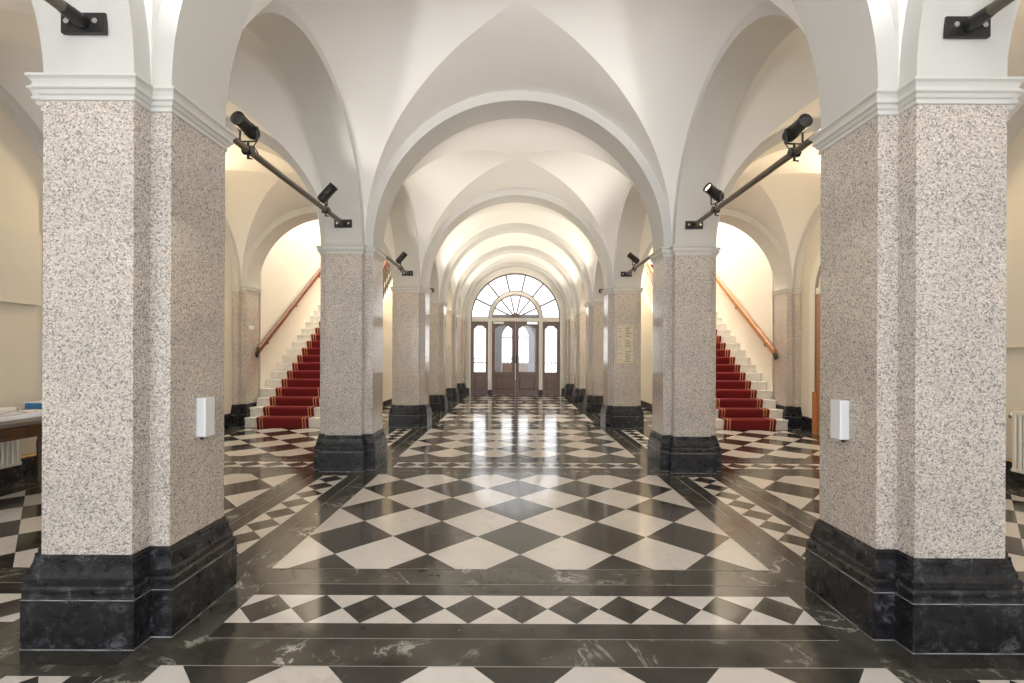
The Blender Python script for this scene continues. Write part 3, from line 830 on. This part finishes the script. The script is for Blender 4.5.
# ------------------------------------------------------------------ tie bars and spotlights
BZ = 2.655
def spot(loc, d, lit, lab, group='black spotlights on the tie bars'):
    d = Vector(d).normalized()
    t = thing('spotlight', lab, 'spotlight', loc, group)
    c = Vector((0, 0, .150)); q = d.to_track_quat('Z', 'Y'); Mx = Matrix.Translation(c) @ q.to_matrix().to_4x4()
    def add(mb, name, mat):
        mb.v = [tuple(Mx @ Vector(p)) for p in mb.v]; return mb.build(name, mat, t)
    mb = MB(); mb.lathe([(0, -.085), (.026, -.085), (.040, -.078), (.044, -.06), (.044, .0), (.045, .01), (.045, .105), (.048, .107), (.048, .118), (.043, .118), (.041, .09), (.0, .088)], (0, 0, 0), 20)
    hd = add(mb, 'lamp_housing', BLACKM)
    mb = MB(); n = 20; mb.poly([(.041*math.cos(2*PI*k/n), .041*math.sin(2*PI*k/n), .097) for k in range(n)]); add(mb, 'lens', LENS if lit else LENSOFF)
    mb = MB()
    for k in range(5): mb.lathe([(.0440, -.06+.014*k), (.0475, -.058+.014*k), (.0475, -.053+.014*k), (.0440, -.051+.014*k)], (0, 0, 0), 20)
    add(mb, 'cooling_rings', BLACKM)
    # yoke
    sd = d.cross(Vector((0, 0, 1))); sd = sd.normalized() if sd.length > .1 else Vector((1, 0, 0))
    mb = MB(); a = c+sd*.058; b = c-sd*.058; z = Vector((0, 0, 1))
    mb.tube([a, a-z*.085, a-z*.09-sd*.006, b-z*.09+sd*.006, b-z*.085, b], .0065, 8)
    mb.tube([c+sd*.045, c+sd*.068], .012, 10); mb.tube([c-sd*.045, c-sd*.068], .012, 10)
    mb.build('yoke', BLACKM, t)
    mb = MB(); mb.tube([(0, 0, .062), (0, 0, -.06)], .009, 8); mb.tube([(-.032, 0, 0), (.032, 0, 0)], .031, 12); mb.tube([(0, 0, -.055), (.03, 0, -.06)], .005, 6); mb.build('clamp', BLACKM, t)
    mb = MB(); e = c-d*.08; mb.tube([e, e-d*.03-z*.02, c-d*.06-z*.09, (0.02, .07, .03), (0.015, .11, .0)], .004, 6); mb.build('cable', BLACKM, t)
    return t, c+Vector(loc), d
def tie(s, y0, y1, lab, plates=(True, True)):
    t = thing('tie_bar', lab, 'bar', (s*PX, 0, BZ), 'dark tie bars between the pillars')
    mb = MB(); mb.tube([(0, y0+.012, 0), (0, y1-.012, 0)], .0235, 14); mb.build('bar', BARM, t)
    for k, y in enumerate((y0, y1)):
        if not plates[k]: continue
        g = 1 if k == 0 else -1
        mb = MB(); mb.box(-.094, .094, *sorted((y, y+g*.016)), -.043, .043); p = mb.build('end_plate', BLACKM, t, bevel=.002)
        mb = MB(); mb.tube([(0, y+g*.012, 0), (0, y+g*.04, 0), (0, y+g*.11, 0)], [.03, .03, .025], 12); mb.build('socket', BLACKM, p)
        for x in (-.06, .06):
            mb = MB(); mb.tube([(x, y+g*.015, 0), (x, y+g*.028, 0)], .013, 6); mb.build('bolt', STEEL, p)
NTH = {0: 'before the nearest', 1: 'between the first and second', 2: 'between the second and third', 3: 'between the third and fourth'}
for s, nm in ((-1, 'left'), (1, 'right')):
    for k, (y0, y1) in enumerate(SPANS[1:5]):
        off = .262 if k < 3 else .27
        a = y0+off; b = y1-off
        lab = 'dark round bar %s %s pillars' % (NTH[k], nm) if k else 'dark round bar running forward from the nearest %s pillar' % nm
        def at_arch(yc, y):  # arch soffit leans inwards only slightly at this height
            return y
        e0 = y0+AL+.0; e1 = y1-AL
        # soffit offset at the bar's height
        aa, rr = rises(y0, y1); inset = aa*(1-math.sqrt(1-min(1, (BZ-ZS)/rr)**2))
        tie(s, e0+inset, e1-inset, lab, (k > 0, True))
SPOTS = [
 (-1, 3.20, (-.05, -1, .12), False, 'black spotlight on the left bar just behind the nearest left pillar, turned toward the front'),
 (1, 3.20, (.05, -1, .12), False, 'black spotlight on the right bar just behind the nearest right pillar, turned toward the front'),
 (-1, 4.52, (.62, .10, .75), False, 'black spotlight tilted upward near the second left pillar'),
 (1, 4.45, (-.80, -.30, .42), True, 'lit spotlight with glowing lens near the second right pillar'),
 (-1, 7.50, (.62, .10, .75), False, 'small black spotlight on the bar near the third left pillar'),
 (1, 7.45, (-.75, -.25, .5), False, 'small black spotlight on the bar near the third right pillar'),
]
for s, y, d, lit, lab in SPOTS:
    spot((s*PX, y, BZ), d, lit, lab)
tag(spot((PX, 1.62, BZ), (-.6, .2, .75), False, 'black spotlight above the nearest right pillar at the picture edge')[0])

# ------------------------------------------------------------------ light
w = bpy.data.worlds.new('daylight'); SC.world = w; w.use_nodes = True
bg = w.node_tree.nodes['Background']; bg.inputs[0].default_value = (.98, .99, 1.0, 1); bg.inputs[1].default_value = 2.3
def light(name, kind, loc, energy, col=(1, 1, 1), size=1.0, sy=None, rot=None, to=None, portal=False, cone=None):
    l = bpy.data.lights.new(name, kind); l.energy = energy; l.color = col
    if kind == 'AREA':
        l.size = size
        if sy: l.shape = 'RECTANGLE'; l.size_y = sy
        if portal: l.cycles.is_portal = True
    else: l.shadow_soft_size = size
    if cone: l.spot_size = cone; l.spot_blend = .8
    o = bpy.data.objects.new(name, l); COL.objects.link(o); o.location = loc
    if to is not None: o.rotation_euler = (Vector(to)-Vector(loc)).to_track_quat('-Z', 'Y').to_euler()
    return o
# daylight openings
light('portal_door', 'AREA', (0, END+.32, 1.95), 1, size=2.9, sy=3.9, to=(0, 0, 1.95), portal=True)
for s in (-1, 1):
    light('portal_window', 'AREA', (s*2.7, END+.32, 1.8), 1, size=1.05, sy=2.4, to=(s*2.7, 0, 1.8), portal=True)
    light('front_window_daylight', 'AREA', (s*3.35, BACK[0]-.27, 2.0), 58 if s < 0 else 16, (.90, .95, 1.0), 2.0, 3.0, to=(s*3.35, 0, 2.0))
light('front_door_daylight', 'AREA', (0, BACK[0]-.27, 1.9), 78, (.90, .95, 1.0), 2.9, 3.8, to=(0, 0, 1.9))
# stair hall ceiling lamps
for s in (-1, 1):
    light('stair_hall_lamp', 'AREA', (s*4.0, 10.6, STW-.05), 160 if s < 0 else 195, (1.0, .92, .78), 1.2, 3.6, to=(s*4.0, 10.6, 0))
    light('passage_lamp', 'POINT', (s*2.55, 11.6, 3.3), 48, (1.0, .74, .42), .12)
# the spotlights wash the vaults; added fill lights without fixtures follow
for s, y, d, lit, lab in SPOTS:
    c = Vector((s*PX, y, BZ+.150)); dv = Vector(d).normalized()
    up = dv.z > .3
    light('spotlight_beam', 'SPOT', c+dv*.13, (5 if s < 0 else 18) if up else 45, (1.0, .93, .84), .05, to=c+dv*2, cone=1.7)
for s in (-1, 1):
    for y in (9.75, 11.85, 13.6):
        c = Vector((s*1.6, y, BZ))
        light('far_vault_fill', 'SPOT', c, 75, (1.0, .89, .72), .04, to=c+Vector((-s, .0, .8)), cone=2.0)  # added warm fill for the far vaults; no lamp stands here
    light('aisle_fill', 'POINT', (s*3.45, 2.5, 3.25), 5 if s < 0 else 20, (1.0, .74, .44), .1)  # added warm fill for the aisle, out of view, no fixture
    light('aisle_fill', 'POINT', (s*4.05, 5.75, 3.2), 42, (1.0, .77, .47), .1)  # second added aisle fill, hidden behind the nearest pillar
    light('vault_fill', 'POINT', (s*1.5, .7, 3.0), 12, (1.0, .95, .90), .2)  # added soft fill out of view for the near vaults
    light('middle_vault_fill', 'SPOT', (s*1.86, 6.12, 2.80), 65, (1.0, .92, .80), .04, to=(0, 7.0, 4.1), cone=1.7)  # added beam to brighten the second vault, no lamp modelled
    light('front_vault_fill', 'SPOT', (s*1.55, .75, 2.8), 150, (1.0, .97, .93), .06, to=(0, 4.4, 4.15), cone=1.25)  # added unseen fill aimed into the first vault
    light('front_vault_fill', 'SPOT', (s*1.55, .75, 2.8), 38, (1.0, .97, .93), .06, to=(0, 1.2, 4.3), cone=2.2)  # wider added fill for the vault overhead, also unseen

# ------------------------------------------------------------------ camera
cam = bpy.data.cameras.new('camera'); co = bpy.data.objects.new('camera', cam); COL.objects.link(co)
cam.sensor_fit = 'HORIZONTAL'; cam.sensor_width = 36; cam.lens = 465*36/1024
cam.shift_x = -2/1024; cam.shift_y = 14/1024
cam.clip_start = .05
co.matrix_world = Matrix.Translation((-.044, 0, 1.25)) @ Matrix.Rotation(PI/2, 4, 'X') @ Matrix.Rotation(.0042, 4, 'Z')
SC.camera = co
SC.view_settings.view_transform = 'Standard'; SC.view_settings.look = 'None'
SC.view_settings.gamma = 1; SC.view_settings.use_curve_mapping = False
SC.view_settings.exposure = 0.2
SC.cycles.max_bounces = 12; SC.cycles.diffuse_bounces = 7; SC.cycles.transparent_max_bounces = 12
SC.cycles.sample_clamp_indirect = 8
